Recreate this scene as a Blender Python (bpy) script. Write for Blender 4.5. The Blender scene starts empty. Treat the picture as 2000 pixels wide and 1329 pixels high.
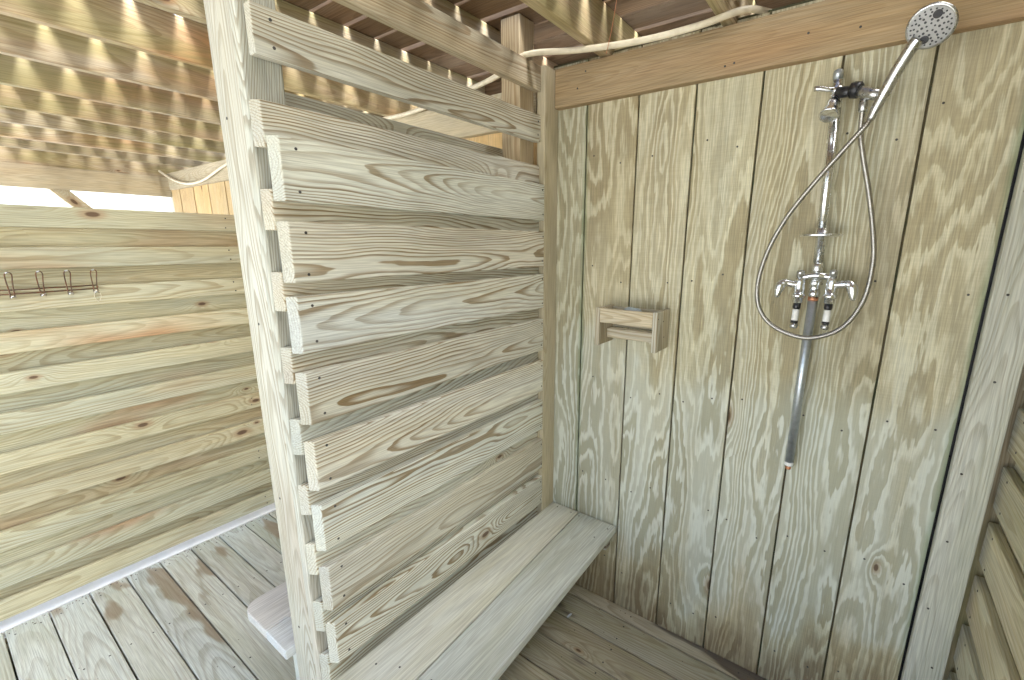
import bpy, bmesh, math, random
from mathutils import Vector, Matrix

random.seed(11)
SC = bpy.context.scene
COL = SC.collection

# ---------------------------------------------------------------- camera
cam_d = bpy.data.cameras.new('camera')
cam = bpy.data.objects.new('camera', cam_d)
COL.objects.link(cam)
SC.camera = cam
right = Vector((0.8132, 0.5819, 0.0040))
fwd = Vector((-0.56586, 0.79295, -0.22592)).normalized()
right = (right - fwd * right.dot(fwd)).normalized()
up = right.cross(fwd).normalized()
cam.matrix_world = Matrix(((right.x, up.x, -fwd.x, 0.7313),
                           (right.y, up.y, -fwd.y, -1.6537),
                           (right.z, up.z, -fwd.z, 1.6240),
                           (0, 0, 0, 1)))
cam_d.sensor_width = 36.0
cam_d.lens = 879.11 / 2000 * 36.0
cam_d.shift_x = -47.05 / 2000
cam_d.shift_y = 15.1 / 2000
cam_d.clip_start = 0.02
cam_d.clip_end = 500

# ---------------------------------------------------------------- sky, sun, exposure
SUN_DIR = Vector((0.50, -0.03, 0.866)).normalized()      # towards the sun
elev = math.asin(SUN_DIR.z)
world = bpy.data.worlds.new('World')
SC.world = world
world.use_nodes = True
wn = world.node_tree
bg = wn.nodes['Background']
sky = wn.nodes.new('ShaderNodeTexSky')
sky.sky_type = 'NISHITA'
sky.sun_disc = False
sky.sun_elevation = elev
sky.sun_rotation = math.atan2(SUN_DIR.x, SUN_DIR.y)
sky.air_density = 1.0
sky.dust_density = 2.0
sky.ozone_density = 1.0
bg.inputs['Strength'].default_value = 0.15
hsv = wn.nodes.new('ShaderNodeHueSaturation')      # thin overcast: paler than a clear blue sky
hsv.inputs['Saturation'].default_value = 0.85
wn.links.new(sky.outputs['Color'], hsv.inputs['Color'])
wn.links.new(hsv.outputs['Color'], bg.inputs['Color'])

sd = bpy.data.lights.new('sun', 'SUN')
sd.energy = 3.8
sd.angle = math.radians(34)
sd.color = (1.0, 0.995, 0.98)
sun = bpy.data.objects.new('sun', sd)
COL.objects.link(sun)
sun.rotation_euler = (-SUN_DIR).to_track_quat('-Z', 'Y').to_euler()

SC.view_settings.view_transform = 'Standard'
SC.view_settings.look = 'None'
SC.view_settings.exposure = 2.3
SC.view_settings.gamma = 1.0
SC.view_settings.use_curve_mapping = False
SC.cycles.use_denoising = True
SC.cycles.max_bounces = 7
SC.cycles.diffuse_bounces = 5
SC.cycles.glossy_bounces = 4
SC.cycles.sample_clamp_indirect = 6.0
SC.cycles.use_adaptive_sampling = True
SC.cycles.adaptive_threshold = 0.03

# ---------------------------------------------------------------- materials
class NT:
    """small helper for writing node expressions"""
    def __init__(self, mat):
        self.t = mat.node_tree
        self.n = self.t.nodes
    def link(self, a, b):
        self.t.links.new(a, b)
    def put(self, sock, v):
        if isinstance(v, (int, float)):
            sock.default_value = v
        elif isinstance(v, (tuple, list)):
            sock.default_value = v if len(v) == len(sock.default_value) else (*v, 1.0)
        else:
            self.link(v, sock)
    def m(self, op, a, b=None, c=None, clamp=False):
        nd = self.n.new('ShaderNodeMath')
        nd.operation = op
        nd.use_clamp = clamp
        self.put(nd.inputs[0], a)
        if b is not None:
            self.put(nd.inputs[1], b)
        if c is not None:
            self.put(nd.inputs[2], c)
        return nd.outputs[0]
    def v(self, op, a, b=None):
        nd = self.n.new('ShaderNodeVectorMath')
        nd.operation = op
        self.put(nd.inputs[0], a)
        if b is not None:
            self.put(nd.inputs[1], b)
        return nd.outputs[0]
    def sep(self, a):
        nd = self.n.new('ShaderNodeSeparateXYZ')
        self.link(a, nd.inputs[0])
        return nd.outputs
    def comb(self, x, y, z):
        nd = self.n.new('ShaderNodeCombineXYZ')
        for i, q in enumerate((x, y, z)):
            self.put(nd.inputs[i], q)
        return nd.outputs[0]
    def noise(self, vec, scale=1.0, detail=2.0, rough=0.5, color=False):
        nd = self.n.new('ShaderNodeTexNoise')
        nd.noise_dimensions = '3D'
        self.link(vec, nd.inputs['Vector'])
        nd.inputs['Scale'].default_value = scale
        nd.inputs['Detail'].default_value = detail
        nd.inputs['Roughness'].default_value = rough
        return nd.outputs['Color'] if color else nd.outputs['Fac']
    def smooth(self, x, lo, hi, a=0.0, b=1.0):
        nd = self.n.new('ShaderNodeMapRange')
        nd.interpolation_type = 'SMOOTHSTEP'
        self.put(nd.inputs[0], x)
        nd.inputs[1].default_value = lo
        nd.inputs[2].default_value = hi
        nd.inputs[3].default_value = a
        nd.inputs[4].default_value = b
        return nd.outputs[0]
    def mix(self, f, a, b, mode='MIX'):
        nd = self.n.new('ShaderNodeMix')
        nd.data_type = 'RGBA'
        nd.blend_type = mode
        self.put(nd.inputs[0], f)
        self.put(nd.inputs[6], a)
        self.put(nd.inputs[7], b)
        return nd.outputs[2]

def new_mat(name):
    m = bpy.data.materials.new(name)
    m.use_nodes = True
    return m, NT(m), m.node_tree.nodes['Principled BSDF']

def wood(name, early, late, grey=(0.5, 0.49, 0.46), grey_amt=0.4, ring=0.0075, contrast=0.8,
         plywood=False, knots=0.35, warm=(0.42, 0.25, 0.12), warm_amt=0.15, rough=0.75,
         bump=0.35, dens=1.0, vary=0.16, stain=None, green=0.0, patches=None, flat=0.0):
    mat, N, P = new_mat(name)
    tc = N.n.new('ShaderNodeTexCoord').outputs['Object']
    rnd = N.n.new('ShaderNodeObjectInfo').outputs['Random']
    fr = lambda k: N.m('FRACT', N.m('MULTIPLY', rnd, k))
    r2, r3, r4, r5 = fr(7.31), fr(13.77), fr(29.3), fr(61.7)
    seed = N.comb(N.m('MULTIPLY', rnd, 53.0), N.m('MULTIPLY', r2, 31.0), N.m('MULTIPLY', r3, 17.0))
    p = N.v('ADD', tc, seed)
    x, y, z = N.sep(tc)
    sc = lambda a, b, c: N.v('MULTIPLY', p, (a, b, c))
    # knots: one sparse cell pattern in the plane of the board
    vor = N.n.new('ShaderNodeTexVoronoi')
    vor.voronoi_dimensions = '2D'
    vor.feature = 'F1'
    N.link(sc(1.9, 4.2, 0), vor.inputs['Vector'])
    vor.inputs['Scale'].default_value = 1.0
    vc = N.n.new('ShaderNodeSeparateColor')
    N.link(vor.outputs['Color'], vc.inputs[0])
    keep = N.m('LESS_THAN', vc.outputs[0], knots)
    dk = N.m('DIVIDE', vor.outputs['Distance'], 4.2)
    size = N.m('MULTIPLY_ADD', vc.outputs[1], 0.9, 0.5)
    dk = N.m('DIVIDE', dk, size)
    e = N.m('EXPONENT', N.m('MULTIPLY', N.m('POWER', N.m('DIVIDE', dk, 0.042), 2.0), -1.0))
    defl = N.m('MULTIPLY', N.m('MULTIPLY', keep, e), 1.0)
    wob = N.n.new('ShaderNodeSeparateColor')
    N.link(N.noise(sc(1.1, 4.0, 4.0), 1.0, 2.0, 0.5, True), wob.inputs[0])
    if not plywood:
        wy = N.m('MULTIPLY_ADD', wob.outputs[0], 0.10, -0.05)
        wz = N.m('MULTIPLY_ADD', wob.outputs[1], 0.07, -0.035)
        yy = N.m('ADD', N.m('ADD', y, N.m('MULTIPLY_ADD', r2, 0.09, -0.045)),
                 N.m('ADD', wy, N.m('MULTIPLY', x, N.m('MULTIPLY_ADD', r3, 0.04, -0.02))))
        zz = N.m('ADD', N.m('ADD', z, N.m('MULTIPLY_ADD', r4, 0.055, 0.030)),
                 N.m('ADD', wz, N.m('MULTIPLY', x, N.m('MULTIPLY_ADD', r5, 0.14, -0.07))))
        rr = N.m('SQRT', N.m('ADD', N.m('MULTIPLY', yy, yy), N.m('MULTIPLY', zz, zz)))
        rr = N.m('MULTIPLY_ADD', defl, 0.030, rr)
        rr = N.m('MULTIPLY_ADD', N.noise(sc(4.5, 26, 26), 1.0, 2.0), 0.0075, rr)
        phase = N.m('DIVIDE', rr, ring)
    else:
        n1 = N.noise(sc(0.5, 4.2, 4.2), 1.0, 1.0, 0.4)
        n2 = N.noise(sc(2.3, 10.0, 10.0), 1.0, 1.0, 0.5)
        n3 = N.noise(sc(14, 90, 90), 1.0, 1.0, 0.6)
        ph = N.m('MULTIPLY', n1, 26.0 * dens)
        ph = N.m('MULTIPLY_ADD', n2, 5.5 * dens, ph)
        ph = N.m('MULTIPLY_ADD', n3, 0.9, ph)
        ph = N.m('MULTIPLY_ADD', defl, 2.4, ph)
        ph = N.m('ADD', ph, N.m('MULTIPLY', y, N.m('MULTIPLY_ADD', r4, 90.0, -20.0)))
        phase = ph
    f = N.m('FRACT', phase)
    wn_ = N.n.new('ShaderNodeTexWhiteNoise')
    wn_.noise_dimensions = '1D'
    N.link(N.m('ADD', N.m('FLOOR', phase), N.m('MULTIPLY', rnd, 97.0)), wn_.inputs['W'])
    rv = wn_.outputs['Value']
    if plywood:
        lm = N.m('MULTIPLY', N.smooth(f, 0.15, 0.50), N.smooth(f, 0.86, 1.0, 1.0, 0.0))
    else:
        lm = N.m('MULTIPLY', N.smooth(f, 0.35, 0.85), N.smooth(f, 0.92, 1.0, 1.0, 0.0))
    lm = N.m('MULTIPLY', lm, N.m('MULTIPLY_ADD', rv, 0.7, 0.55), clamp=True)
    fade = N.smooth(wob.outputs[2], 0.30, 0.55, 0.55, 1.0)
    vt = N.n.new('ShaderNodeVectorTransform')
    vt.vector_type = 'NORMAL'
    vt.convert_from, vt.convert_to = 'WORLD', 'OBJECT'
    N.link(N.n.new('ShaderNodeNewGeometry').outputs['True Normal'], vt.inputs[0])
    endg = N.smooth(N.m('ABSOLUTE', N.sep(vt.outputs[0])[0]), 0.5, 0.9, 1.0, 0.35)
    lmask = N.m('MULTIPLY', N.m('MULTIPLY', N.m('MULTIPLY', lm, fade), contrast, clamp=True), endg)
    # weathering: grey silvering in irregular streaks, warm heartwood streaks
    g1 = N.noise(sc(1.2, 9, 9), 1.0, 3.0, 0.6)
    gm = N.m('MULTIPLY', N.smooth(g1, 0.32, 0.68), grey_amt * 1.3, clamp=True)
    gm = N.m('MULTIPLY', gm, N.m('MULTIPLY_ADD', r4, 0.7, 0.6), clamp=True)
    col = N.mix(gm, early, grey)
    w1 = N.m('MULTIPLY', N.smooth(wob.outputs[1], 0.5, 0.68), N.m('MULTIPLY', warm_amt * 2.0, r5), clamp=True)
    col = N.mix(w1, col, warm)
    latec = N.mix(N.m('MULTIPLY', gm, 0.35), late, tuple(c * 0.62 for c in grey))
    col = N.mix(lmask, col, latec)
    eb = N.m('MULTIPLY_ADD', endg, 0.34, 0.66)
    col = N.mix(1.0, col, N.comb(eb, eb, eb), 'MULTIPLY')
    # fibres
    fib = N.noise(sc(9, 330, 330), 1.0, 1.0, 0.6)
    fibm = N.smooth(fib, 0.25, 0.75, 0.80, 1.12)
    fc = N.comb(fibm, fibm, fibm)
    col = N.mix(1.0, col, fc, 'MULTIPLY')
    if plywood:       # fine cross checks of rotary veneer
        chk = N.smooth(N.noise(sc(260, 18, 18), 1.0, 0.0), 0.3, 0.7, 0.965, 1.02)
        col = N.mix(1.0, col, N.comb(chk, chk, chk), 'MULTIPLY')
    # each board its own tone
    tone = N.m('MULTIPLY_ADD', r3, vary * 2, 1.0 - vary)
    big = N.smooth(wob.outputs[0], 0.3, 0.7, 1.07, 0.92)
    tb = N.m('MULTIPLY', tone, big)
    tint = N.m('MULTIPLY_ADD', r2, 0.07, -0.04)
    col = N.mix(1.0, col, N.comb(N.m('ADD', tb, tint), tb, N.m('SUBTRACT', tb, tint)), 'MULTIPLY')
    if green > 0:
        ga = N.smooth(g1, 0.56, 0.36, 0.0, green)
        col = N.mix(ga, col, (0.20, 0.25, 0.10))
    if patches:       # bare or wet spots with a shape of their own
        pa, pcol = patches
        pm = N.smooth(N.noise(sc(1.7, 6, 6), 1.0, 3.0, 0.45), 0.585, 0.635, 0.0, pa)
        col = N.mix(pm, col, pcol)
    if stain:
        col = stain(N, tc, p, x, y, z, col, lm)
    # knots
    kd = N.m('MULTIPLY', keep, N.smooth(dk, 0.0065, 0.0115, 1.0, 0.0))
    kr = N.m('MULTIPLY', keep, N.smooth(dk, 0.010, 0.026, 0.55, 0.0))
    col = N.mix(kr, col, tuple(c * 0.75 for c in warm))
    col = N.mix(N.m('MULTIPLY', kd, 0.85), col, (0.10, 0.055, 0.032))
    N.link(col, P.inputs['Base Color'])
    P.inputs['Roughness'].default_value = rough
    P.inputs['Specular IOR Level'].default_value = 0.25
    bm_ = N.n.new('ShaderNodeBump')
    bm_.inputs['Strength'].default_value = bump
    bm_.inputs['Distance'].default_value = 0.0022
    N.link(fib, bm_.inputs['Height'])
    N.link(bm_.outputs[0], P.inputs['Normal'])
    return mat

def plain(name, col, rough=0.5, metal=0.0, wear=None, bump=0.0, scale=40, coat=0.0):
    mat, N, P = new_mat(name)
    tc = N.n.new('ShaderNodeTexCoord').outputs['Object']
    n = N.noise(tc, scale, 4.0, 0.6)
    c2 = wear if wear else tuple(c * 0.8 for c in col)
    N.link(N.mix(N.smooth(n, 0.42, 0.68), col, c2), P.inputs['Base Color'])
    P.inputs['Metallic'].default_value = metal
    N.link(N.smooth(n, 0.3, 0.7, max(rough - 0.08, 0.02), rough + 0.12), P.inputs['Roughness'])
    if bump:
        b = N.n.new('ShaderNodeBump')
        b.inputs['Strength'].default_value = bump
        b.inputs['Distance'].default_value = 0.004
        N.link(n, b.inputs['Height'])
        N.link(b.outputs[0], P.inputs['Normal'])
    return mat

def siding_stain(N, tc, p, x, y, z, col, lm):
    # local x runs up the wall; zero at mid height (1.1 m): water-bleached body, brown damp foot
    pw = N.n.new('ShaderNodeNewGeometry').outputs['Position']
    sx, sy, sz = N.sep(pw)
    wob = N.noise(N.v('MULTIPLY', pw, (5.0, 1.0, 2.2)), 1.0, 3.0, 0.55)
    h = N.m('ADD', sz, N.m('MULTIPLY_ADD', wob, 0.9, -0.45))
    bleach = N.m('MULTIPLY', N.smooth(h, 0.22, 0.45), N.smooth(h, 1.05, 1.35, 1.0, 0.0))
    streak = N.smooth(N.noise(N.v('MULTIPLY', p, (1.6, 16, 16)), 1.0, 3.0), 0.25, 0.6, 0.55, 1.0)
    bc = N.mix(N.m('MULTIPLY', lm, 0.9), (0.64, 0.675, 0.61), (0.37, 0.375, 0.28))
    col = N.mix(N.m('MULTIPLY', N.m('MULTIPLY', bleach, streak), 0.68), col, bc)
    foot = N.m('MULTIPLY', N.smooth(h, 0.00, 0.30, 1.0, 0.0), N.smooth(wob, 0.2, 0.55, 0.55, 1.0))
    fcol = N.mix(lm, (0.23, 0.17, 0.085), (0.115, 0.062, 0.028))
    col = N.mix(N.m('MULTIPLY', foot, 0.68), col, fcol)
    # algae creeping out of the two wet joints
    d1 = N.m('ABSOLUTE', N.m('ADD', sx, 0.212))
    d2 = N.m('ABSOLUTE', N.m('SUBTRACT', sx, 1.004))
    al = N.smooth(N.m('ADD', N.m('MINIMUM', d1, d2), N.m('MULTIPLY', wob, 0.03)), 0.010, 0.034, 0.62, 0.0)
    al = N.m('MULTIPLY', al, N.smooth(sz, 0.15, 0.5))
    col = N.mix(al, col, (0.13, 0.20, 0.10))
    return col

M = {}
M['siding'] = wood('plywood_siding', (0.60, 0.55, 0.37), (0.345, 0.285, 0.16), grey=(0.54, 0.53, 0.42), grey_amt=0.35,
                   plywood=True, knots=0.16, contrast=0.88, bump=0.5, stain=siding_stain, vary=0.07, warm=(0.36, 0.22, 0.09), warm_amt=0.18)
M['siding_far'] = wood('plywood_siding_far', (0.62, 0.45, 0.22), (0.50, 0.33, 0.14), grey_amt=0.1, plywood=True, knots=0.1,
                       contrast=0.5, bump=0.3, vary=0.06, warm=(0.5, 0.3, 0.12))
M['pine'] = wood('weathered_pine', (0.61, 0.60, 0.49), (0.25, 0.18, 0.09), grey=(0.595, 0.61, 0.55), grey_amt=0.65,
                 ring=0.0058, contrast=1.0, knots=0.40, bump=0.6, vary=0.09, warm=(0.40, 0.27, 0.15), warm_amt=0.15)
M['post'] = wood('bleached_post', (0.485, 0.475, 0.39), (0.29, 0.255, 0.18), grey=(0.495, 0.50, 0.445), grey_amt=0.6,
                 ring=0.0050, contrast=0.8, knots=0.04, bump=0.5, vary=0.04)
M['corner'] = wood('bleached_corner_board', (0.52, 0.51, 0.425), (0.38, 0.35, 0.27), grey=(0.54, 0.54, 0.47), grey_amt=0.6,
                   ring=0.0055, contrast=0.7, knots=0.06, bump=0.5, vary=0.04, green=0.12)
M['trim'] = wood('corner_trim_pine', (0.52, 0.44, 0.29), (0.38, 0.29, 0.16), grey=(0.48, 0.44, 0.34), grey_amt=0.4,
                 ring=0.004, contrast=0.5, knots=0.05, bump=0.4, vary=0.06)
M['fence'] = wood('fence_pine', (0.57, 0.51, 0.32), (0.34, 0.255, 0.125), grey=(0.53, 0.54, 0.42), grey_amt=0.45,
                  ring=0.0075, contrast=0.6, knots=0.8, bump=0.35, vary=0.10, warm=(0.46, 0.27, 0.14), warm_amt=0.55)
M['deck'] = wood('grey_deck', (0.515, 0.53, 0.455), (0.34, 0.31, 0.23), grey=(0.56, 0.595, 0.54), grey_amt=0.75,
                 ring=0.009, contrast=0.55, knots=0.15, bump=0.45, vary=0.10, green=0.15, patches=(0.75, (0.24, 0.175, 0.10)))
M['deck_wet'] = wood('damp_deck', (0.48, 0.42, 0.30), (0.29, 0.225, 0.14), grey=(0.47, 0.46, 0.38), grey_amt=0.5,
                     ring=0.009, contrast=0.6, knots=0.15, bump=0.4, vary=0.14, green=0.2, rough=0.55,
                     patches=(0.75, (0.09, 0.065, 0.06)))
M['bench'] = wood('bench_board', (0.60, 0.585, 0.48), (0.45, 0.41, 0.31), grey=(0.60, 0.62, 0.565), grey_amt=0.6,
                  ring=0.010, contrast=0.35, knots=0.06, bump=0.3, vary=0.04, green=0.12)
M['bench_white'] = wood('bleached_seat', (0.70, 0.70, 0.66), (0.58, 0.57, 0.52), grey=(0.72, 0.73, 0.71), grey_amt=0.7,
                        ring=0.012, contrast=0.35, knots=0.0, bump=0.2, vary=0.03)
M['joist'] = wood('brown_joist', (0.45, 0.345, 0.19), (0.29, 0.19, 0.085), grey=(0.43, 0.39, 0.31), grey_amt=0.5,
                  ring=0.008, contrast=0.6, knots=0.15, bump=0.3, vary=0.12, green=0.35, warm=(0.42, 0.20, 0.07), warm_amt=0.4)
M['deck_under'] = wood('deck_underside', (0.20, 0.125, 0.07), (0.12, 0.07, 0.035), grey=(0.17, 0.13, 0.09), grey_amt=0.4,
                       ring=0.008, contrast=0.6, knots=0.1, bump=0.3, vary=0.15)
M['header'] = wood('header_pine', (0.37, 0.26, 0.135), (0.30, 0.19, 0.085), grey=(0.38, 0.31, 0.20), grey_amt=0.4,
                   ring=0.006, contrast=0.5, knots=0.08, bump=0.35, vary=0.04, warm=(0.38, 0.22, 0.11), warm_amt=0.35)
M['rail'] = wood('brown_rail', (0.48, 0.39, 0.25), (0.29, 0.19, 0.095), grey=(0.46, 0.42, 0.33), grey_amt=0.5,
                 ring=0.007, contrast=0.8, knots=0.3, bump=0.4, vary=0.04)
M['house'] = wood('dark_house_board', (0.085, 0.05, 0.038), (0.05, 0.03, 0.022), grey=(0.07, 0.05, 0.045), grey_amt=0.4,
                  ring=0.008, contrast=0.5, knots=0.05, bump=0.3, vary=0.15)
M['shelf'] = wood('shelf_pine', (0.53, 0.46, 0.32), (0.32, 0.24, 0.13), grey=(0.50, 0.48, 0.40), grey_amt=0.6,
                  ring=0.008, contrast=0.75, knots=0.1, bump=0.4, vary=0.06)
M['right'] = wood('right_wall_pine', (0.56, 0.49, 0.31), (0.38, 0.30, 0.16), grey=(0.53, 0.53, 0.41), grey_amt=0.5,
                  ring=0.008, contrast=0.6, knots=0.15, bump=0.35, vary=0.1, green=0.2)
M['backing'] = plain('dark_backing', (0.10, 0.08, 0.04), 0.9, wear=(0.05, 0.06, 0.03), scale=6)
M['nail'] = plain('nail_head', (0.09, 0.085, 0.08), 0.6, 0.4, wear=(0.05, 0.045, 0.04))
M['chrome'] = plain('worn_chrome', (0.80, 0.82, 0.84), 0.18, 1.0, wear=(0.74, 0.76, 0.77), scale=50)
M['satin'] = plain('satin_chrome', (0.54, 0.55, 0.55), 0.30, 1.0, wear=(0.5, 0.5, 0.48), scale=90)
M['galv'] = plain('dull_grey_pipe', (0.50, 0.54, 0.57), 0.38, 0.85, wear=(0.44, 0.48, 0.50), scale=60)
M['hose'] = plain('steel_hose', (0.42, 0.405, 0.37), 0.34, 1.0, wear=(0.30, 0.28, 0.25), scale=300)
M['wire'] = plain('dark_wire', (0.16, 0.11, 0.08), 0.45, 0.7, wear=(0.26, 0.12, 0.06), scale=80)
M['wire_tip'] = plain('bright_wire', (0.7, 0.7, 0.7), 0.2, 1.0)
M['black'] = plain('black_plastic', (0.018, 0.018, 0.02), 0.35)
M['white'] = plain('white_plastic', (0.78, 0.78, 0.75), 0.4, wear=(0.7, 0.69, 0.64))
M['copper'] = plain('copper_ring', (0.62, 0.28, 0.15), 0.4, 0.8, wear=(0.40, 0.2, 0.12))
M['pex'] = plain('cream_tubing', (0.70, 0.63, 0.47), 0.45, wear=(0.62, 0.55, 0.40), scale=30)
M['nozzle'] = plain('nozzle_rubber', (0.05, 0.05, 0.055), 0.6)
M['face'] = plain('spray_face_grey', (0.38, 0.38, 0.37), 0.4, wear=(0.31, 0.31, 0.30))
M['soap'] = plain('grey_soap', (0.30, 0.34, 0.35), 0.6)
M['daylight_white'] = plain('painted_daylight', (0.86, 0.86, 0.84), 0.5, wear=(0.80, 0.80, 0.77), scale=10)  # white colour stands in for daylight under the fence
M['grit'] = plain('bark_grit', (0.10, 0.075, 0.05), 0.9)
M['scrap'] = plain('pale_scrap', (0.62, 0.66, 0.70), 0.6)
M['sand'] = plain('pale_sand', (0.70, 0.69, 0.65), 0.95, wear=(0.62, 0.60, 0.55), bump=0.5, scale=14)

# ---------------------------------------------------------------- helpers
def thing(name, loc, label=None, cat=None, group=None, kind=None):
    o = bpy.data.objects.new(name, None)
    o.empty_display_size = 0.05
    COL.objects.link(o)
    o.location = loc
    tag(o, label, cat, group, kind)
    return o

def tag(o, label=None, cat=None, group=None, kind=None):
    if label: o['label'] = label
    if cat: o['category'] = cat
    if group: o['group'] = group
    if kind: o['kind'] = kind
    return o

def wpos(o):
    v = Vector(o.location)
    while o.parent:
        o = o.parent
        v += Vector(o.location)
    return v

_cache = {}
def box_mesh(L, W, T, bev, skew=0.0, skew_end=-1):
    key = (round(L, 4), round(W, 4), round(T, 4), round(bev, 4), round(skew, 4), skew_end)
    if key in _cache:
        return _cache[key]
    bm = bmesh.new()
    bmesh.ops.create_cube(bm, size=1.0)
    for v in bm.verts:
        v.co = Vector((v.co.x * L, v.co.y * W, v.co.z * T))
    if bev > 0:
        bmesh.ops.bevel(bm, geom=list(bm.edges), offset=bev, segments=2, profile=0.5, affect='EDGES')
    if skew:
        for v in bm.verts:
            if v.co.x * skew_end > L / 2 - bev * 1.5:
                v.co.x += skew_end * skew * (0.5 - v.co.z / T)
    me = bpy.data.meshes.new('board')
    bm.to_mesh(me)
    bm.free()
    _cache[key] = me
    return me

AX = {'x': Vector((1, 0, 0)), 'y': Vector((0, 1, 0)), 'z': Vector((0, 0, 1))}
def board(parent, name, lo, hi, axis, mat, bev=0.0025, face=None, jit=0.0, skew=0.0, skew_end=-1, rot=None, material_slot=None):
    """an axis-aligned plank; local x = length, local z = thickness pointing along `face`"""
    lo, hi = Vector(lo), Vector(hi)
    c = (lo + hi) / 2
    d = hi - lo
    dims = {'x': d.x, 'y': d.y, 'z': d.z}
    others = [a for a in 'xyz' if a != axis]
    if face:
        ta = face[-1]
    else:
        ta = min(others, key=lambda a: dims[a])
    wa = [a for a in others if a != ta][0]
    Lv = AX[axis].copy()
    Tv = AX[ta] * (-1 if face and face[0] == '-' else 1)
    Wv = Tv.cross(Lv)
    me = box_mesh(dims[axis], dims[wa], dims[ta], min(bev, dims[ta] * 0.3), skew, skew_end)
    key = (me.name, mat)
    k2 = ('m', me.name, mat)
    if k2 not in _cache:
        m2 = me.copy()
        m2.materials.append(M[mat])
        _cache[k2] = m2
    o = bpy.data.objects.new(name, _cache[k2])
    COL.objects.link(o)
    R = Matrix((Lv, Wv, Tv)).transposed()
    if jit:
        R = Matrix.Rotation(random.uniform(-1, 1) * jit, 3, Tv) @ Matrix.Rotation(random.uniform(-1, 1) * jit * 1.5, 3, Lv) @ R
    if rot:
        R = Matrix.Rotation(rot[1], 3, rot[0]) @ R
    o.rotation_mode = 'QUATERNION'
    o.rotation_quaternion = R.to_quaternion()
    if parent:
        o.parent = parent
        o.location = c - wpos(parent)
    else:
        o.location = c
    return o

def mesh_obj(parent, name, bm, mat, smooth=True, loc=None):
    me = bpy.data.meshes.new(name)
    bm.to_mesh(me)
    bm.free()
    for m in (mat if isinstance(mat, (list, tuple)) else [mat]):
        me.materials.append(M[m])
    if smooth:
        for p in me.polygons:
            p.use_smooth = True
    o = bpy.data.objects.new(name, me)
    COL.objects.link(o)
    if parent:
        o.parent = parent
        o.location = Vector(loc) - wpos(parent) if loc else -wpos(parent)
    elif loc:
        o.location = loc
    return o

def frame_for(t, ref=None):
    t = t.normalized()
    a = ref if ref else (Vector((0, 0, 1)) if abs(t.z) < 0.9 else Vector((1, 0, 0)))
    u = (a - t * a.dot(t)).normalized()
    return u, t.cross(u)

def add_tube(bm, pts, r, seg=10, cap=True, ribs=0, rib_amt=0.0):
    pts = [Vector(p) for p in pts]
    rs = r if isinstance(r, (list, tuple)) else [r] * len(pts)
    rings = []
    u = None
    for i, p in enumerate(pts):
        t = (pts[min(i + 1, len(pts) - 1)] - pts[max(i - 1, 0)]).normalized()
        u, w = frame_for(t, u)
        rings.append([bm.verts.new(p + (u * math.cos(a) + w * math.sin(a)) * rs[i])
                      for a in [2 * math.pi * k / seg for k in range(seg)]])
    for a, b in zip(rings, rings[1:]):
        for k in range(seg):
            bm.faces.new((a[k], a[(k + 1) % seg], b[(k + 1) % seg], b[k]))
    if cap:
        bm.faces.new(list(reversed(rings[0])))
        bm.faces.new(rings[-1])
    return rings

def spline(pts, n=8):
    P = [Vector(p) for p in pts]
    out = []
    for i in range(len(P) - 1):
        p0, p1, p2, p3 = P[max(i - 1, 0)], P[i], P[i + 1], P[min(i + 2, len(P) - 1)]
        for k in range(n):
            t = k / n
            out.append(0.5 * ((2 * p1) + (-p0 + p2) * t + (2 * p0 - 5 * p1 + 4 * p2 - p3) * t * t + (-p0 + 3 * p1 - 3 * p2 + p3) * t ** 3))
    out.append(P[-1])
    return out

def lathe(bm, base, axis, prof, seg=20):
    """prof: list of (distance along axis, radius)"""
    add_tube_pts = [Vector(base) + Vector(axis).normalized() * d for d, r in prof]
    t = Vector(axis).normalized()
    u, w = frame_for(t)
    rings = []
    for p, (d, r) in zip(add_tube_pts, prof):
        rings.append([bm.verts.new(p + (u * math.cos(a) + w * math.sin(a)) * max(r, 1e-4)) for a in [2 * math.pi * k / seg for k in range(seg)]])
    for a, b in zip(rings, rings[1:]):
        for k in range(seg):
            bm.faces.new((a[k], a[(k + 1) % seg], b[(k + 1) % seg], b[k]))
    bm.faces.new(list(reversed(rings[0])))
    bm.faces.new(rings[-1])

def tube_obj(parent, name, pts, r, mat, seg=12):
    bm = bmesh.new()
    add_tube(bm, pts, r, seg)
    return mesh_obj(parent, name, bm, mat)

def lathe_obj(parent, name, base, axis, prof, mat, seg=20):
    bm = bmesh.new()
    lathe(bm, base, axis, prof, seg)
    o = mesh_obj(parent, name, bm, mat)
    return o

def nails(parent, pts, normal, r=0.0032):
    bm = bmesh.new()
    n = Vector(normal)
    for p in pts:
        q = Vector(p) + Vector((random.uniform(-.004, .004), random.uniform(-.004, .004), random.uniform(-.004, .004)))
        q = q - n * (q - Vector(p)).dot(n)
        lathe(bm, q - n * 0.002, n, [(0, r), (0.0026, r), (0.0031, r * 0.7)], 8)
    o = mesh_obj(parent, 'nails', bm, 'nail')
    o['kind'] = 'stuff'
    return o

# ================================================================= SETTING
# ground
bm = bmesh.new()
bmesh.ops.create_grid(bm, x_segments=60, y_segments=60, size=150)
g = mesh_obj(None, 'ground', bm, 'sand', loc=(0, 0, -0.42))
tag(g, kind='structure')

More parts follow.
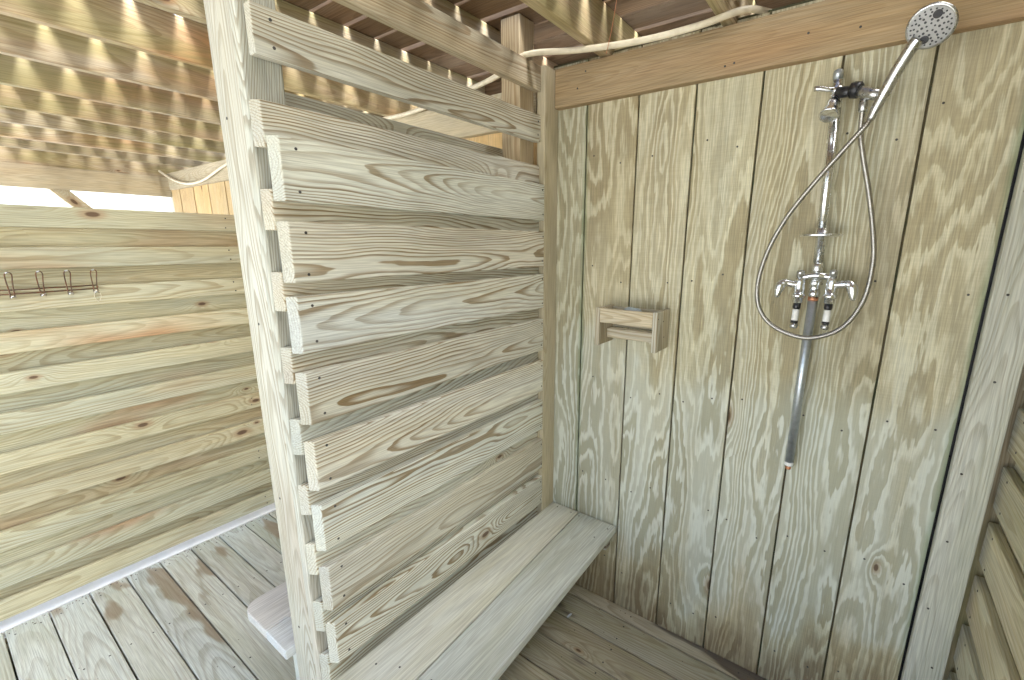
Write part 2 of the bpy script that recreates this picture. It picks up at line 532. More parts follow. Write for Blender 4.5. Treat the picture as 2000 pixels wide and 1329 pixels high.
# walking deck: boards run along x, in both the stall and the changing side
floor = thing('deck_floor', (0, 0, -0.026), kind='structure')
FN = []
y = -0.0015
i = 0
while y > -3.2:
    w = 0.066 if i == 0 else 0.1285
    x_split = -0.36 + random.uniform(-0.004, 0.004)
    z0 = random.uniform(-0.0012, 0.0012)
    board(floor, 'deck_board', (x_split + 0.002, y - w, -0.026 + z0), (1.62, y, z0), 'x', 'deck_wet', bev=0.003, face='+z', jit=0.0006)
    off = random.uniform(-0.01, 0.01)
    board(floor, 'deck_board', (-2.040 + off * 0.3, y - w, -0.026 + z0), (x_split - 0.002, y, z0), 'x', 'deck', bev=0.003, face='+z', jit=0.0006)
    for xx in (-1.98, -1.52, -1.06, -0.62, 0.1, 0.55, 1.0):
        FN += [(xx, y - w * 0.22, z0), (xx, y - w * 0.8, z0)] if i else [(xx, y - w * 0.5, z0)]
    y -= w + random.uniform(0.004, 0.0065)
    i += 1
nails(floor, FN, (0, 0, 1), 0.0035)
board(floor, 'light_skirt_board', (-2.036, -3.2, -0.42), (-2.008, -0.002, -0.0285), 'y', 'deck_wet')  # added skirt boards, shut light out from beneath the deck gaps
board(floor, 'light_skirt_board', (-2.006, -3.2, -0.42), (1.62, -3.17, -0.0285), 'x', 'deck_wet')
board(floor, 'light_skirt_board', (1.59, -3.168, -0.42), (1.62, -0.002, -0.0285), 'y', 'deck_wet')
for xx in (-1.97, -1.52, -1.06, -0.62, 0.1, 0.55, 1.0, 1.5):
    board(floor, 'floor_joist', (xx - 0.019, -3.165, -0.17), (xx + 0.019, -0.006, -0.0285), 'y', 'deck_wet')

# ================================================================= SHOWER WALL
G = 0.2032
wall = thing('shower_wall', (0.35, 0, 0), 'tall plywood wall of vertical grooved strips behind the shower', 'wall')
gx = [-0.342, -0.212] + [G * k for k in range(0, 5)] + [1.0085]
WN = []
for a, b in zip(gx, gx[1:]):
    zb = -0.03
    board(wall, 'siding_board', (a + 0.003 if a > -0.3 else -0.372, 0.0, zb), (b - 0.003, 0.016, 2.30), 'z', 'siding', bev=0.0018, face='-y')
    for zz in (0.18, 0.62, 1.06, 1.5, 1.95):
        for xx in ((a + b) / 2 - 0.06, (a + b) / 2 + 0.055):
            if b - a > 0.15 and random.random() < 0.75:
                WN.append((xx + random.uniform(-.02, .02), 0, zz + random.uniform(-.05, .05)))
bk = board(wall, 'backing_panel', (-0.375, 0.0105, -0.42), (1.001, 0.030, 2.31), 'z', 'backing', bev=0)
board(wall, 'gap_shade_board', (0.985, 0.0315, -0.42), (1.105, 0.044, 2.31), 'z', 'black', bev=0)  # added black board, paints the dark of the void behind the gap
hb = board(wall, 'header_board', (-0.340, -0.034, 2.140), (1.40, -0.0005, 2.280), 'x', 'header', bev=0.003, face='-y')
for xx in (-0.24, -0.2, 0.30, 0.325, 0.52, 0.64, 0.9):
    WN.append((xx, -0.034, 2.21 + random.uniform(-0.05, 0.05)))
WN += [(1.05 + random.uniform(-.02, .02), -0.022, zz) for zz in (0.35, 0.55, 0.78, 1.0, 1.27, 1.5, 1.75)]
nails(wall, WN, (0, -1, 0), 0.0032)
cb = board(wall, 'corner_board', (1.013, -0.022, 0.0), (1.101, 0.010, 2.137), 'z', 'corner', bev=0.003, face='-y')
cb['label'] = 'bleached corner board beside a black gap'

# the same wall goes on through the changing side and beyond the fence
wall2 = thing('changing_wall', (-2.5, 0, 0), 'golden plywood wall with grooves seen past the bleached post, above the slatted fence', 'wall')
xs = [-0.40]
while xs[-1] > -4.6:
    xs.append(xs[-1] - 0.330)
off = -4.525 - min(xs, key=lambda v: abs(v + 4.525))
xs = [v + off for v in xs]
xs[0] = -0.40
xs = [v for v in xs if v > -4.74] + [-4.74]
for a, b in zip(xs, xs[1:]):
    board(wall2, 'siding_board', (b + 0.008, 0.0, 0.01), (a - (0.008 if a < -0.5 else 0.0), 0.016, 2.20), 'z', 'siding_far', bev=0.002, face='-y')
board(wall2, 'backing_panel', (-4.75, 0.0105, -0.42), (-0.40, 0.03, 2.21), 'x', 'backing', bev=0)
board(wall2, 'header_board', (-4.66, -0.034, 2.098), (-0.43, -0.0005, 2.245), 'x', 'trim', bev=0.003, face='-y')

# dark house wall behind, seen over the header
house = thing('house_wall', (-1.5, 0.4, 0), 'dark brown boarded house wall in the shade above the header', 'house')
x = -5.0
while x < 1.9:
    w = 0.235
    board(house, 'wall_board', (x, 0.33, 2.0), (x + w - 0.008, 0.352, 2.72), 'z', 'house', bev=0.002, face='-y')
    x += w
board(house, 'backing_panel', (-5.0, 0.345, 1.9), (1.9, 0.36, 2.72), 'x', 'house', bev=0)

# ================================================================= PARTITION
part = thing('slatted_partition', (-0.40, -0.6, 0), 'weathered double-layer slatted partition between shower stall and changing side', 'partition')
XA = -0.342
PN = []
A_low = [1.714, 1.531, 1.360, 1.175, 0.991, 0.811, 0.621, 0.441]
for k, zl in enumerate(A_low):
    h = 0.138 + random.uniform(-0.002, 0.003)
    board(part, 'slat', (XA - 0.025, -1.120, zl), (XA, -0.0965, zl + h), 'y', 'pine', bev=0.0028, face='+x',
          skew=0.015, skew_end=-1, jit=0.0008)
    for zz in (zl + 0.022, zl + h - 0.022):
        PN += [(XA, -1.085, zz), (XA, -0.108, zz)]
B_z = [(1.828, 1.924), (1.651, 1.741), (1.464, 1.556), (1.283, 1.375), (1.093, 1.190), (0.920, 1.006), (0.736, 0.831), (0.550, 0.648), (0.330, 0.470), (0.175, 0.315), (0.02, 0.160)]
for zl, zh in B_z:
    board(part, 'slat', (XA - 0.049, -1.138, zl), (XA - 0.0255, -0.0965, zh), 'y', 'pine', bev=0.0028, face='+x',
          skew=0.013, skew_end=-1, jit=0.0006)
rl = board(part, 'top_rail', (XA - 0.046, -1.138, 2.010), (XA - 0.020, -0.0965, 2.107), 'y', 'pine', bev=0.003, face='+x')
rl = board(part, 'top_rail', (XA - 0.049, -1.45, 2.190), (XA - 0.020, -0.0965, 2.279), 'y', 'rail', bev=0.003, face='+x')
rl['label'] = 'brown rail under the joists'
for zz in (2.03, 2.085):
    PN += [(XA - 0.020, -1.10, zz), (XA - 0.020, -0.112, zz)]
board(part, 'back_rail', (-0.578, -1.10, 1.868), (-0.552, -0.06, 2.006), 'y', 'pine', bev=0.003, face='+x')
po = board(part, 'end_post', (-0.546, -1.150, -0.0), (-0.4255, -1.062, 2.285), 'z', 'post', bev=0.005, face='-y')
po['label'] = 'pale bleached end post'
board(part, 'post_strip', (-0.425, -1.1525, 0.0), (-0.392, -1.066, 2.285), 'z', 'post', bev=0.006, face='-y')
board(part, 'corner_trim', (-0.381, -0.096, 0.001), (XA, -0.0008, 2.280), 'z', 'trim', bev=0.003, face='+x')
board(part, 'corner_post', (-0.482, -0.190, 0.0), (-0.3925, -0.1, 2.43), 'z', 'rail', bev=0.004, face='-y')
nails(part, PN, (1, 0, 0), 0.0036)
nails(part, [(-0.50 + random.uniform(-.02, .02), -1.150, zz) for zz in (0.5, 0.93, 1.42, 1.9)], (0, -1, 0), 0.0036)

# ================================================================= RIGHT WALL
rw = thing('right_slat_wall', (1.15, -1.0, 0), 'double-layer slatted side wall right of the bleached corner board', 'wall')
for k in range(14):
    zl = 0.03 + k * 0.174
    board(rw, 'slat', (1.122, -2.1, zl), (1.144, 0.028, zl + 0.128), 'y', 'right', bev=0.003, face='-x', jit=0.002)
    board(rw, 'slat', (1.1455, -2.1, zl + 0.105), (1.168, 0.040, zl + 0.20), 'y', 'right', bev=0.003, face='-x', jit=0.001)
board(rw, 'wall_or_light_stop_post', (1.107, 0.046, -0.42), (1.197, 0.135, 2.28), 'z', 'joist', bev=0.004)  # added post, stops outside light showing past the slat ends
board(rw, 'light_stop_board', (1.199, -0.30, -0.42), (1.221, 0.135, 2.28), 'z', 'right', bev=0.003)  # added unseen board, keeps outside light off the corner gap
for yy in (-0.95, -2.05):
    board(rw, 'wall_or_light_stop_post', (1.170, yy, -0.1), (1.26, yy + 0.09, 2.28), 'z', 'right', bev=0.004)
nails(rw, [(1.122, -0.03 - random.uniform(0, .02), 0.05 + k * 0.174 + q) for k in range(14) for q in (0.0, 0.09)], (-1, 0, 0), 0.0036)

# ================================================================= FENCE (left)
fence = thing('slatted_fence', (-2.07, -1.2, 0), 'yellowish pine fence of lapped horizontal slats on the left', 'fence')
XF = -2.050
f_low = [1.680, 1.514, 1.346, 1.177, 1.015, 0.849, 0.682, 0.515, 0.351, 0.190, 0.048]
FNs = []
for k, zl in enumerate(f_low):
    board(fence, 'slat', (XF - 0.020, -3.1, zl), (XF + 0.006 + random.uniform(-.003, .003), -0.03, zl + 0.086), 'y', 'fence', bev=0.003, face='+x', jit=0.0006)
    if k < len(f_low) - 1:
        nz = f_low[k + 1]
        board(fence, 'slat', (XF - 0.058, -3.1, nz + 0.050), (XF - 0.0340, -0.03, zl + 0.028), 'y', 'fence', bev=0.0025, face='+x', jit=0.0002)
    for yy in (-0.60, -1.9):
        FNs += [(XF + 0.006, yy, zl + 0.02), (XF + 0.006, yy, zl + 0.065)]
sb = board(fence, 'daylight_strip', (XF - 0.085, -3.1, -0.030), (XF + 0.004, -0.03, 0.002), 'y', 'daylight_white', bev=0.002, face='+z')  # added board, its white imitates bright daylight through the gap
sb['label'] = 'added white strip imitating daylight under the lowest slat'
for yy in (-3.05, -1.95, -0.12):
    board(fence, 'fence_post', (XF - 0.170, yy, -0.42), (XF - 0.0815, yy + 0.09, 1.75), 'z', 'fence', bev=0.004)
nails(fence, FNs, (1, 0, 0), 0.0036)

# ================================================================= UPPER DECK
ud = thing('upper_deck', (-1.8, -1.2, 2.2), 'brown wooden deck overhead with joists and thin gaps of light', 'deck')
JX = [1.16, 0.735, 0.312, -0.112, -0.545, -1.005, -1.432, -1.880, -2.375, -2.880, -3.340, -3.890, -4.360]
for jx in JX:
    board(ud, 'joist', (jx - 0.038, -3.05, 2.2855), (jx, 0.31, 2.432), 'y', 'joist', bev=0.003, face='+x')
y = 0.325
while y > -3.0:
    w = 0.119
    z0 = random.uniform(0, 0.001)
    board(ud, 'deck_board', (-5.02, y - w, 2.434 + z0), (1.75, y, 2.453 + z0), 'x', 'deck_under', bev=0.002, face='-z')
    y -= w + random.choice([0.009, 0.014, 0.019, 0.023, 0.027])
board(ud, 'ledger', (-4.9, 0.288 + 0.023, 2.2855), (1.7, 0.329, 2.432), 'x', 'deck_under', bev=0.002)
board(ud, 'outer_beam', (-4.86, -3.05, 2.045), (-4.80, 0.02, 2.225), 'y', 'trim', bev=0.004, face='+x')
board(ud, 'rim_joist', (-4.86, -3.05, 2.2265), (-4.822, 0.31, 2.432), 'y', 'joist', bev=0.003, face='+x')
board(ud, 'deck_post', (-4.875, 0.025, -0.42), (-4.785, 0.115, 2.26), 'z', 'post', bev=0.004)
# knee brace under the outer beam
bc = Vector((-4.83, -0.395, 1.65))
br = board(ud, 'knee_brace', (-4.85, -0.395 - 0.58, 1.605), (-4.81, -0.395 + 0.58, 1.695), 'y', 'trim', bev=0.004, face='+x',
           rot=(Vector((1, 0, 0)), -math.radians(48)))
for yy in (-3.03,):
    board(ud, 'deck_post', (-4.875, yy, -0.42), (-4.785, yy + 0.09, 2.043), 'z', 'post', bev=0.004)
    board(ud, 'deck_post', (1.27, yy, -0.42), (1.36, yy + 0.09, 2.284), 'z', 'post', bev=0.004)

# ================================================================= BENCHES
def prism(parent, name, poly, z0, z1, mat, bev=0.003):
    bm = bmesh.new()
    c = Vector((sum(p[0] for p in poly) / len(poly), sum(p[1] for p in poly) / len(poly), (z0 + z1) / 2))
    # local x along world y so that the grain follows the bench
    vs0 = [bm.verts.new((p[1] - c.y, -(p[0] - c.x), z0 - c.z)) for p in poly]
    vs1 = [bm.verts.new((p[1] - c.y, -(p[0] - c.x), z1 - c.z)) for p in poly]
    n = len(poly)
    bm.faces.new(vs1)
    bm.faces.new(list(reversed(vs0)))
    for i in range(n):
        bm.faces.new((vs0[i], vs0[(i + 1) % n], vs1[(i + 1) % n], vs1[i]))
    bmesh.ops.recalc_face_normals(bm, faces=bm.faces)
    bmesh.ops.bevel(bm, geom=[e for e in bm.edges], offset=bev, segments=2, profile=0.5, affect='EDGES')
    o = mesh_obj(parent, name, bm, mat, smooth=False, loc=c)
    o.rotation_euler = (0, 0, math.pi / 2)
    return o

bench = thing('shower_bench', (-0.17, -0.55, 0), 'long low two-board bench along the slatted partition in the shower stall', 'bench')
prism(bench, 'seat_board', [(-0.3405, -0.004), (-0.197, -0.004), (-0.150, -1.14), (-0.3405, -1.14)], 0.368, 0.400, 'bench')
prism(bench, 'seat_board', [(-0.1925, -0.004), (-0.004, -0.004), (0.030, -1.14), (-0.1455, -1.14)], 0.368, 0.400, 'bench')
board(bench, 'wall_cleat', (-0.335, -0.045, 0.29), (-0.03, -0.004, 0.3675), 'x', 'pine')
board(bench, 'support_leg', (-0.335, -1.10, 0.002), (-0.02, -1.062, 0.3675), 'z', 'pine', face='-y')
nails(bench, [(-0.30, -0.03, 0.4), (-0.22, -0.03, 0.4), (-0.175, -0.03, 0.4), (-0.03, -0.04, 0.4), (-0.05, -0.13, 0.4), (-0.29, -1.04, 0.4), (-0.22, -1.0, 0.4), (-0.12, -0.98, 0.4)], (0, 0, 1))

bench2 = thing('changing_bench', (-0.70, -0.6, 0), 'bleached seat with rounded corner behind the end post', 'bench')
def rounded(poly_corner, r=0.05, n=6):
    cx, cy = poly_corner[0] + r, poly_corner[1] + r
    return [(cx - r * math.cos(a), cy - r * math.sin(a)) for a in [math.pi / 2 * k / n for k in range(n + 1)]]
prism(bench2, 'seat_board', [(-0.682, -0.20), (-0.853, -0.20)] + rounded((-0.853, -1.176)) + [(-0.682, -1.176)], 0.366, 0.400, 'bench_white', bev=0.004)
prism(bench2, 'seat_board', [(-0.551, -0.20), (-0.678, -0.20), (-0.678, -1.176), (-0.551, -1.176)], 0.366, 0.400, 'bench_white', bev=0.004)
board(bench2, 'support_leg', (-0.80, -1.06, 0.002), (-0.56, -1.022, 0.3655), 'z', 'bench', face='-y')
board(bench2, 'support_leg', (-0.80, -0.30, 0.002), (-0.56, -0.262, 0.3655), 'z', 'bench', face='-y')
nails(bench2, [(-0.75, -1.04, 0.4), (-0.70, -1.04, 0.4), (-0.62, -1.04, 0.4)], (0, 0, 1))

# ================================================================= SOAP SHELF
sh = thing('soap_shelf', (0.05, -0.07, 1.24), 'small open wooden shelf box screwed to the plywood wall', 'shelf')
board(sh, 'side_panel', (-0.078, -0.128, 1.240), (-0.061, -0.002, 1.386), 'z', 'shelf', face='-x')
board(sh, 'side_panel', (0.150, -0.128, 1.240), (0.168, -0.002, 1.388), 'z', 'shelf', face='+x')
board(sh, 'front_rail', (-0.0605, -0.126, 1.330), (0.1495, -0.108, 1.384), 'x', 'shelf', face='-y')
board(sh, 'lower_rail', (-0.0605, -0.062, 1.262), (0.1495, -0.046, 1.300), 'x', 'shelf', face='-y')
board(sh, 'back_board', (-0.0605, -0.018, 1.300), (0.1495, -0.002, 1.380), 'x', 'shelf', face='-y')
board(sh, 'bottom_slat', (-0.0605, -0.045, 1.285), (0.1495, -0.019, 1.298), 'x', 'shelf', face='+z')
board(sh, 'bottom_slat', (-0.0605, -0.107, 1.331), (0.1495, -0.066, 1.344), 'x', 'shelf', face='+z')
nails(sh, [(0.168, -0.117, 1.36), (0.168, -0.05, 1.29), (0.168, -0.07, 1.35)], (1, 0, 0), 0.0028)
bm = bmesh.new()
bmesh.ops.create_icosphere(bm, subdivisions=3, radius=1.0)
for v in bm.verts:
    n = v.co.normalized()
    k = 1 + 0.10 * math.sin(n.x * 5 + 1) * math.cos(n.z * 4)
    v.co = Vector((n.x * 0.040 * k, n.y * 0.019 * k, (max(n.z, -0.8)) * 0.028 * k))
so = mesh_obj(None, 'soap_bar', bm, 'soap', loc=(0.055, -0.087, 1.3665))
tag(so, 'grey lump of soap lying inside the small wall shelf', 'soap')

# ================================================================= SHOWER PLUMBING
sp = thing('shower_riser', (0.613, -0.035, 0.90), 'chrome shower riser pipe with two-handle valve fixed to the plywood wall', 'shower')
PX = 0.619
tube_obj(sp, 'lower_pipe', [(0.619, -0.034, 0.915), (0.6205, -0.036, 1.46)], 0.0132, 'galv', 18)
lathe_obj(sp, 'pipe_cap', (0.619, -0.034, 0.902), (0, 0, 1), [(0, 0.011), (0.002, 0.0138), (0.012, 0.0138), (0.0135, 0.0136)], 'white', 18)
lathe_obj(sp, 'copper_stub', (0.619, -0.034, 0.888), (0, 0, 1), [(0, 0.006), (0.003, 0.008), (0.0135, 0.008)], 'copper', 14)
tube_obj(sp, 'upper_pipe', [(0.6205, -0.036, 1.572), (0.609, -0.036, 2.03)], 0.0132, 'chrome', 18)
# flange tray
bm = bmesh.new()
lathe(bm, (0, 0, 0), (0, 0, 1), [(0, 0.030), (0.001, 0.049), (0.003, 0.052), (0.006, 0.052), (0.007, 0.049), (0.0075, 0.017), (0.019, 0.0145), (0.021, 0.012)], 32)
fl = mesh_obj(sp, 'flange', bm, 'chrome', loc=(0.6185, -0.045, 1.646))
fl.scale = (1.06, 0.76, 1.25)
# valve
lathe_obj(sp, 'pipe_union', (0.6212, -0.038, 1.468), (0, 0, 1), [(0, 0.0135), (0.002, 0.0165), (0.016, 0.0165), (0.018, 0.0145), (0.034, 0.0145), (0.036, 0.0170), (0.050, 0.0170), (0.053, 0.0135), (0.072, 0.0135), (0.074, 0.0155), (0.100, 0.0155), (0.103, 0.011)], 'chrome', 12)
lathe_obj(sp, 'copper_ring', (0.6208, -0.037, 1.4565), (0, 0, 1), [(0, 0.0142), (0.0105, 0.0142)], 'copper', 16)
lathe_obj(sp, 'copper_ring', (0.6206, -0.037, 1.5725), (0, 0, 1), [(0, 0.0118), (0.006, 0.0118)], 'copper', 16)
bm = bmesh.new()
add_tube(bm, spline([(0.578, -0.055, 1.525), (0.60, -0.053, 1.530), (0.622, -0.058, 1.534), (0.645, -0.053, 1.532), (0.668, -0.055, 1.528)], 5), [0.0105] * 21, 12)
cbx = mesh_obj(sp, 'cross_bar', bm, 'chrome')
for s, cx, zc in ((-1, 0.582, 1.506), (1, 0.664, 1.510)):
    v = lathe_obj(sp, 'valve_body', (cx, -0.057, zc - 0.058), (0, 0, 1),
                  [(0, 0.0115), (0.002, 0.0135), (0.016, 0.0135), (0.017, 0.0185), (0.028, 0.0185), (0.029, 0.0148), (0.050, 0.0148), (0.064, 0.0145), (0.072, 0.0125), (0.080, 0.0095)], 'chrome', 12)
    lathe_obj(v, 'stop_plug', (cx + s * 0.001, -0.060, zc + 0.016), (0, -0.25, 1), [(0, 0.0085), (0.018, 0.0105), (0.024, 0.0105), (0.027, 0.006)], 'satin', 6)
    h = tube_obj(sp, 'lever_handle', spline([(cx, -0.057, zc - 0.002), (cx + s * 0.02, -0.060, zc), (cx + s * 0.040, -0.064, zc + 0.003), (cx + s * 0.050, -0.067, zc - 0.004), (cx + s * 0.054, -0.070, zc - 0.020), (cx + s * 0.057, -0.073, zc - 0.044)], 4),
                 [0.0115] * 4 + [0.0120] * 4 + [0.0135] * 4 + [0.0145] * 3 + [0.0140, 0.0130, 0.0115, 0.0095, 0.007, 0.0045], 'chrome', 12)
    d = Vector((-0.02 if s < 0 else -0.01, -0.06, -1)).normalized()
    b0 = Vector((cx, -0.057, zc - 0.0585))
    st = lathe_obj(sp, 'valve_stem', b0, d, [(0, 0.0108), (0.014, 0.0110), (0.016, 0.0092), (0.018, 0.0092)], 'black', 14)
    lathe_obj(st, 'white_sleeve', b0 + d * 0.0185, d, [(0, 0.0085), (0.001, 0.0094), (0.034, 0.0094), (0.035, 0.0085)], 'white', 14)
    lathe_obj(st, 'black_ring', b0 + d * 0.054, d, [(0, 0.0090), (0.001, 0.0100), (0.006, 0.0100), (0.007, 0.0090)], 'black', 14)
    lathe_obj(st, 'ball_end', b0 + d * 0.0615, d, [(0, 0.0075), (0.003, 0.0105), (0.009, 0.0118), (0.014, 0.0100), (0.017, 0.006)], 'satin', 14)
# diverter at the top
lathe_obj(sp, 'diverter_body', (0.609, -0.037, 1.995), (-0.04, -0.03, 1), [(0, 0.0115), (0.003, 0.015), (0.018, 0.015), (0.020, 0.0125), (0.038, 0.0125), (0.040, 0.0160), (0.056, 0.0160), (0.058, 0.0125), (0.074, 0.0120)], 'chrome', 14)
lathe_obj(sp, 'pipe_top_cap', (0.605, -0.039, 2.0705), (-0.02, 0.0, 1), [(0, 0.0118), (0.018, 0.0122), (0.024, 0.010), (0.026, 0.006)], 'galv', 14)
tube_obj(sp, 'diverter_lever', [(0.604, -0.044, 2.045), (0.585, -0.050, 2.047), (0.565, -0.055, 2.050), (0.552, -0.057, 2.052)], [0.0075, 0.0065, 0.0080, 0.0070], 'chrome', 12)
lathe_obj(sp, 'fixed_spray_nozzle', (0.605, -0.044, 2.030), (-0.10, -0.62, -0.95),
          [(0, 0.010), (0.012, 0.0125), (0.024, 0.0125), (0.026, 0.0155), (0.034, 0.0150), (0.050, 0.0185), (0.068, 0.0245), (0.071, 0.0250), (0.073, 0.0235), (0.071, 0.019), (0.069, 0.002)], 'chrome', 20)
bk1 = tube_obj(sp, 'black_bracket', [(0.610, -0.048, 2.036), (0.630, -0.060, 2.030), (0.648, -0.070, 2.026)], [0.013, 0.0145, 0.012], 'black', 12)
lathe_obj(bk1, 'clamp_nut', (0.642, -0.068, 2.031), (0.75, -0.40, -0.22), [(0, 0.014), (0.003, 0.0205), (0.022, 0.0205), (0.026, 0.015)], 'black', 8)
tube_obj(sp, 'holder_elbow', [(0.660, -0.078, 2.022), (0.674, -0.086, 2.015), (0.692, -0.098, 2.005), (0.706, -0.106, 1.998)], [0.0140, 0.0140, 0.0135, 0.0125], 'satin', 16)
lathe_obj(sp, 'hose_outlet', (0.675, -0.082, 2.012), (0.01, 0.03, -1), [(0, 0.0095), (0.020, 0.0095), (0.022, 0.0108), (0.040, 0.0108), (0.043, 0.0085)], 'satin', 14)

hs = thing('hand_shower', (0.72, -0.12, 1.95), 'hand shower with round grey spray face and long looping metal hose', 'hand shower')
tube_obj(hs, 'handle', spline([(0.696, -0.111, 1.942), (0.7045, -0.115, 1.966), (0.7155, -0.121, 1.994), (0.735, -0.134, 2.041), (0.757, -0.148, 2.085), (0.766, -0.153, 2.098)], 4),
         [0.0095] * 4 + [0.0118] * 4 + [0.0134] * 4 + [0.0138] * 4 + [0.0142] * 5, 'satin', 16)
hc = Vector((0.785, -0.163, 2.116))
hn = Vector((-0.14, -0.80, -0.58)).normalized()
head = lathe_obj(hs, 'spray_head', hc - hn * 0.024, hn, [(0, 0.014), (0.004, 0.028), (0.010, 0.040), (0.016, 0.0455), (0.022, 0.0475), (0.0255, 0.0465), (0.0262, 0.0435)], 'satin', 40)
lathe_obj(head, 'spray_face', hc + hn * 0.0012, hn, [(0, 0.0432), (0.0018, 0.0430), (0.0026, 0.041), (0.0032, 0.002)], 'face', 40)
u, w = frame_for(hn, Vector((0.9, 0, -0.2)))
bm = bmesh.new()
fc = hc + hn * 0.0028
for rr_, n_, s_ in ((0.008, 5, 0.0024), (0.016, 8, 0.0031), (0.0235, 12, 0.0027), (0.0305, 17, 0.0025), (0.0365, 22, 0.0023)):
    for k in range(n_):
        a = 2 * math.pi * k / n_ + rr_ * 60
        q = fc + u * math.cos(a) * rr_ + w * math.sin(a) * rr_
        if min((q - (fc + u * -0.003 + w * -0.026)).length, (q - (fc + u * 0.004 + w * 0.026)).length) < 0.010:
            continue
        lathe(bm, q, hn, [(0, s_), (0.0016, s_ * 0.9), (0.0020, s_ * 0.5)], 6)
noz = mesh_obj(head, 'nozzles', bm, 'nozzle')
noz['kind'] = 'stuff'
for q in (fc + u * -0.003 + w * -0.026, fc + u * 0.004 + w * 0.026):
    lathe_obj(head, 'large_nozzle', q, hn, [(0, 0.0092), (0.0014, 0.0090), (0.0018, 0.006)], 'nozzle', 18)
hose_pts = [(0.697, -0.1115, 1.945), (0.687, -0.113, 1.926), (0.659, -0.110, 1.889), (0.598, -0.100, 1.808), (0.532, -0.090, 1.709), (0.487, -0.080, 1.605), (0.468, -0.075, 1.501), (0.482, -0.071, 1.420), (0.533, -0.071, 1.367), (0.621, -0.077, 1.346), (0.701, -0.070, 1.381), (0.745, -0.060, 1.464), (0.754, -0.055, 1.565), (0.744, -0.052, 1.649), (0.719, -0.052, 1.760), (0.693, -0.058, 1.855), (0.679, -0.068, 1.914), (0.6755, -0.080, 1.970)]
hp = spline(hose_pts, 6)
dense = []
for a, b in zip(hp, hp[1:]):           # even steps of 1.5 mm make the ribs
    n_ = max(1, int((b - a).length / 0.0015))
    dense += [a.lerp(b, k / n_) for k in range(n_)]
dense.append(hp[-1])
tube_obj(hs, 'hose', dense, [0.0070 if k % 3 else 0.0060 for k in range(len(dense))], 'hose', 10)

# ================================================================= COAT HOOKS
hk = thing('coat_hook_rack', (XF, -1.35, 1.41), 'dark wire coat hook rack with paired loops on the slatted fence', 'hook rack')
XH = XF + 0.013
tube_obj(hk, 'rail', [(XH, -1.62, 1.4325), (XH, -1.4, 1.4320), (XH, -1.152, 1.4345)], 0.0028, 'wire', 8)
tube_obj(hk, 'rail', [(XH, -1.62, 1.4165), (XH, -1.4, 1.4160), (XH, -1.152, 1.4200)], 0.0028, 'wire', 8)
tube_obj(hk, 'rail_end', [(XH, -1.152, 1.4345), (XH + 0.002, -1.149, 1.427), (XH, -1.152, 1.4200)], 0.0026, 'wire', 8)
for yy in (-1.575, -1.49, -1.405, -1.321, -1.240, -1.158):
    pts = [(XH + 0.004, yy - 0.006, 1.412), (XH + 0.010, yy - 0.007, 1.436), (XH + 0.026, yy - 0.010, 1.470), (XH + 0.040, yy - 0.011, 1.494),
           (XH + 0.045, yy - 0.006, 1.503), (XH + 0.045, yy + 0.002, 1.504), (XH + 0.040, yy + 0.008, 1.495), (XH + 0.026, yy + 0.007, 1.470), (XH + 0.010, yy + 0.006, 1.436), (XH + 0.004, yy + 0.006, 1.412)]
    q = tube_obj(hk, 'hook', spline(pts, 4), 0.0022, 'wire', 8)
    tube_obj(q, 'hook_tip', spline([(XH + 0.0445, yy - 0.0075, 1.5015), (XH + 0.0457, yy - 0.003, 1.5045), (XH + 0.0455, yy + 0.001, 1.5050)], 3), 0.0034, 'wire_tip', 8)
    tube_obj(q, 'lower_curl', spline([(XH + 0.003, yy - 0.006, 1.413), (XH + 0.016, yy - 0.007, 1.402), (XH + 0.022, yy, 1.410), (XH + 0.016, yy + 0.007, 1.402), (XH + 0.003, yy + 0.006, 1.413)], 4), 0.0026, 'wire_tip', 8)
rb = tube_obj(None, 'elastic_band', spline([(XH + 0.018, -1.165, 1.410), (XH + 0.012, -1.168, 1.385), (XH + 0.006, -1.158, 1.362), (XH + 0.010, -1.146, 1.385), (XH + 0.018, -1.152, 1.410), (XH + 0.019, -1.160, 1.412), (XH + 0.018, -1.165, 1.410)], 5), 0.0012, 'pex', 6)
tag(rb, 'thin pale loop of band hanging from the rightmost coat hook', 'band')

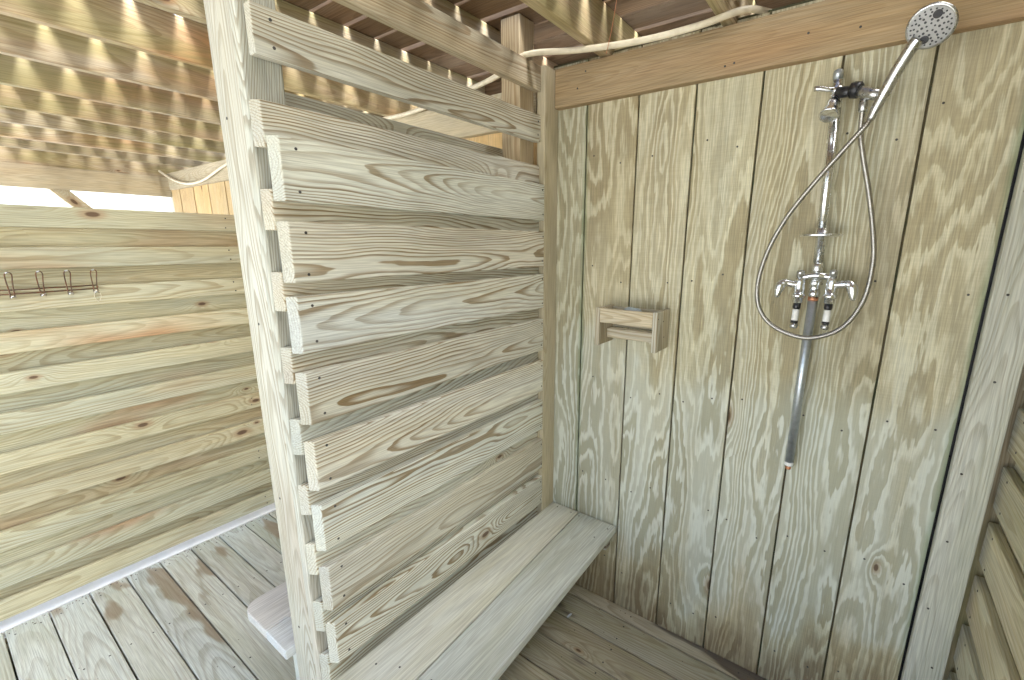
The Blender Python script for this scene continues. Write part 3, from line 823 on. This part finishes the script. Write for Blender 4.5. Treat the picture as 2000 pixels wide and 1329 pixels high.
# ================================================================= TUBING AND WIRE
pts = [(0.400, 0.06, 2.318), (0.352, -0.08, 2.290), (0.240, -0.155, 2.249), (0.069, -0.17, 2.244), (-0.155, -0.17, 2.266), (-0.370, -0.185, 2.2915), (-0.490, -0.195, 2.245), (-0.744, -0.085, 2.268), (-1.059, -0.06, 2.250), (-1.290, -0.055, 2.243), (-1.9, -0.05, 2.262), (-2.6, -0.05, 2.258), (-3.318, -0.055, 2.199), (-3.74, -0.055, 2.127), (-4.079, -0.055, 2.114), (-4.365, -0.055, 2.151), (-4.596, -0.055, 2.212), (-4.773, -0.055, 2.271)]
tb = tube_obj(None, 'water_tube', spline(pts, 6), 0.0098, 'pex', 12)
tag(tb, 'cream plastic water tube running over the header board under the joists', 'tube')
wr = tube_obj(None, 'hanging_wire', spline([(0.0, -0.19, 2.433), (-0.01, -0.19, 2.36), (-0.022, -0.190, 2.29), (-0.040, -0.187, 2.225)], 6), 0.0011, 'copper', 6)
tag(wr, 'thin copper wire dangling from the overhead deck across the cream tube', 'wire')

# ================================================================= LITTER
bm = bmesh.new()
bmesh.ops.create_icosphere(bm, subdivisions=2, radius=1.0)
for v in bm.verts:
    v.co = Vector((v.co.x * 0.016, v.co.y * 0.006, v.co.z * 0.0028 + 0.0012 * math.sin(v.co.x * 3)))
sc_ = mesh_obj(None, 'soap_scrap', bm, 'scrap', loc=(-0.125, -0.189, 0.0045))
sc_.rotation_euler = (0, 0, math.radians(75))
tag(sc_, 'small pale scrap lying on the dark deck boards beside the bench', 'scrap')

# crumbs of bark and grit on the floor boards
bm = bmesh.new()
def crumb(x, y, z, r):
    m = Matrix.Translation((x, y, z)) @ Matrix.Rotation(random.uniform(0, 6.3), 4, 'Z') @ Matrix.Diagonal((r * random.uniform(0.8, 2.6), r, r * 0.5, 1))
    bmesh.ops.create_icosphere(bm, subdivisions=1, radius=1.0, matrix=m)
for k in range(150):
    crumb(-2.035 + abs(random.gauss(0, 0.02)), random.uniform(-1.75, -0.3), 0.002, random.uniform(0.0009, 0.0026))
for k in range(120):
    crumb(random.uniform(-2.0, -0.9), random.uniform(-1.8, -0.3), 0.0018, random.uniform(0.0006, 0.0018))
for k in range(90):
    crumb(random.uniform(-0.1, 1.0), random.uniform(-0.6, -0.01), 0.0018, random.uniform(0.0006, 0.0020))
gr = mesh_obj(None, 'grit', bm, 'grit')
tag(gr, 'dark crumbs of bark and grit scattered over the deck boards', 'grit', kind='stuff')
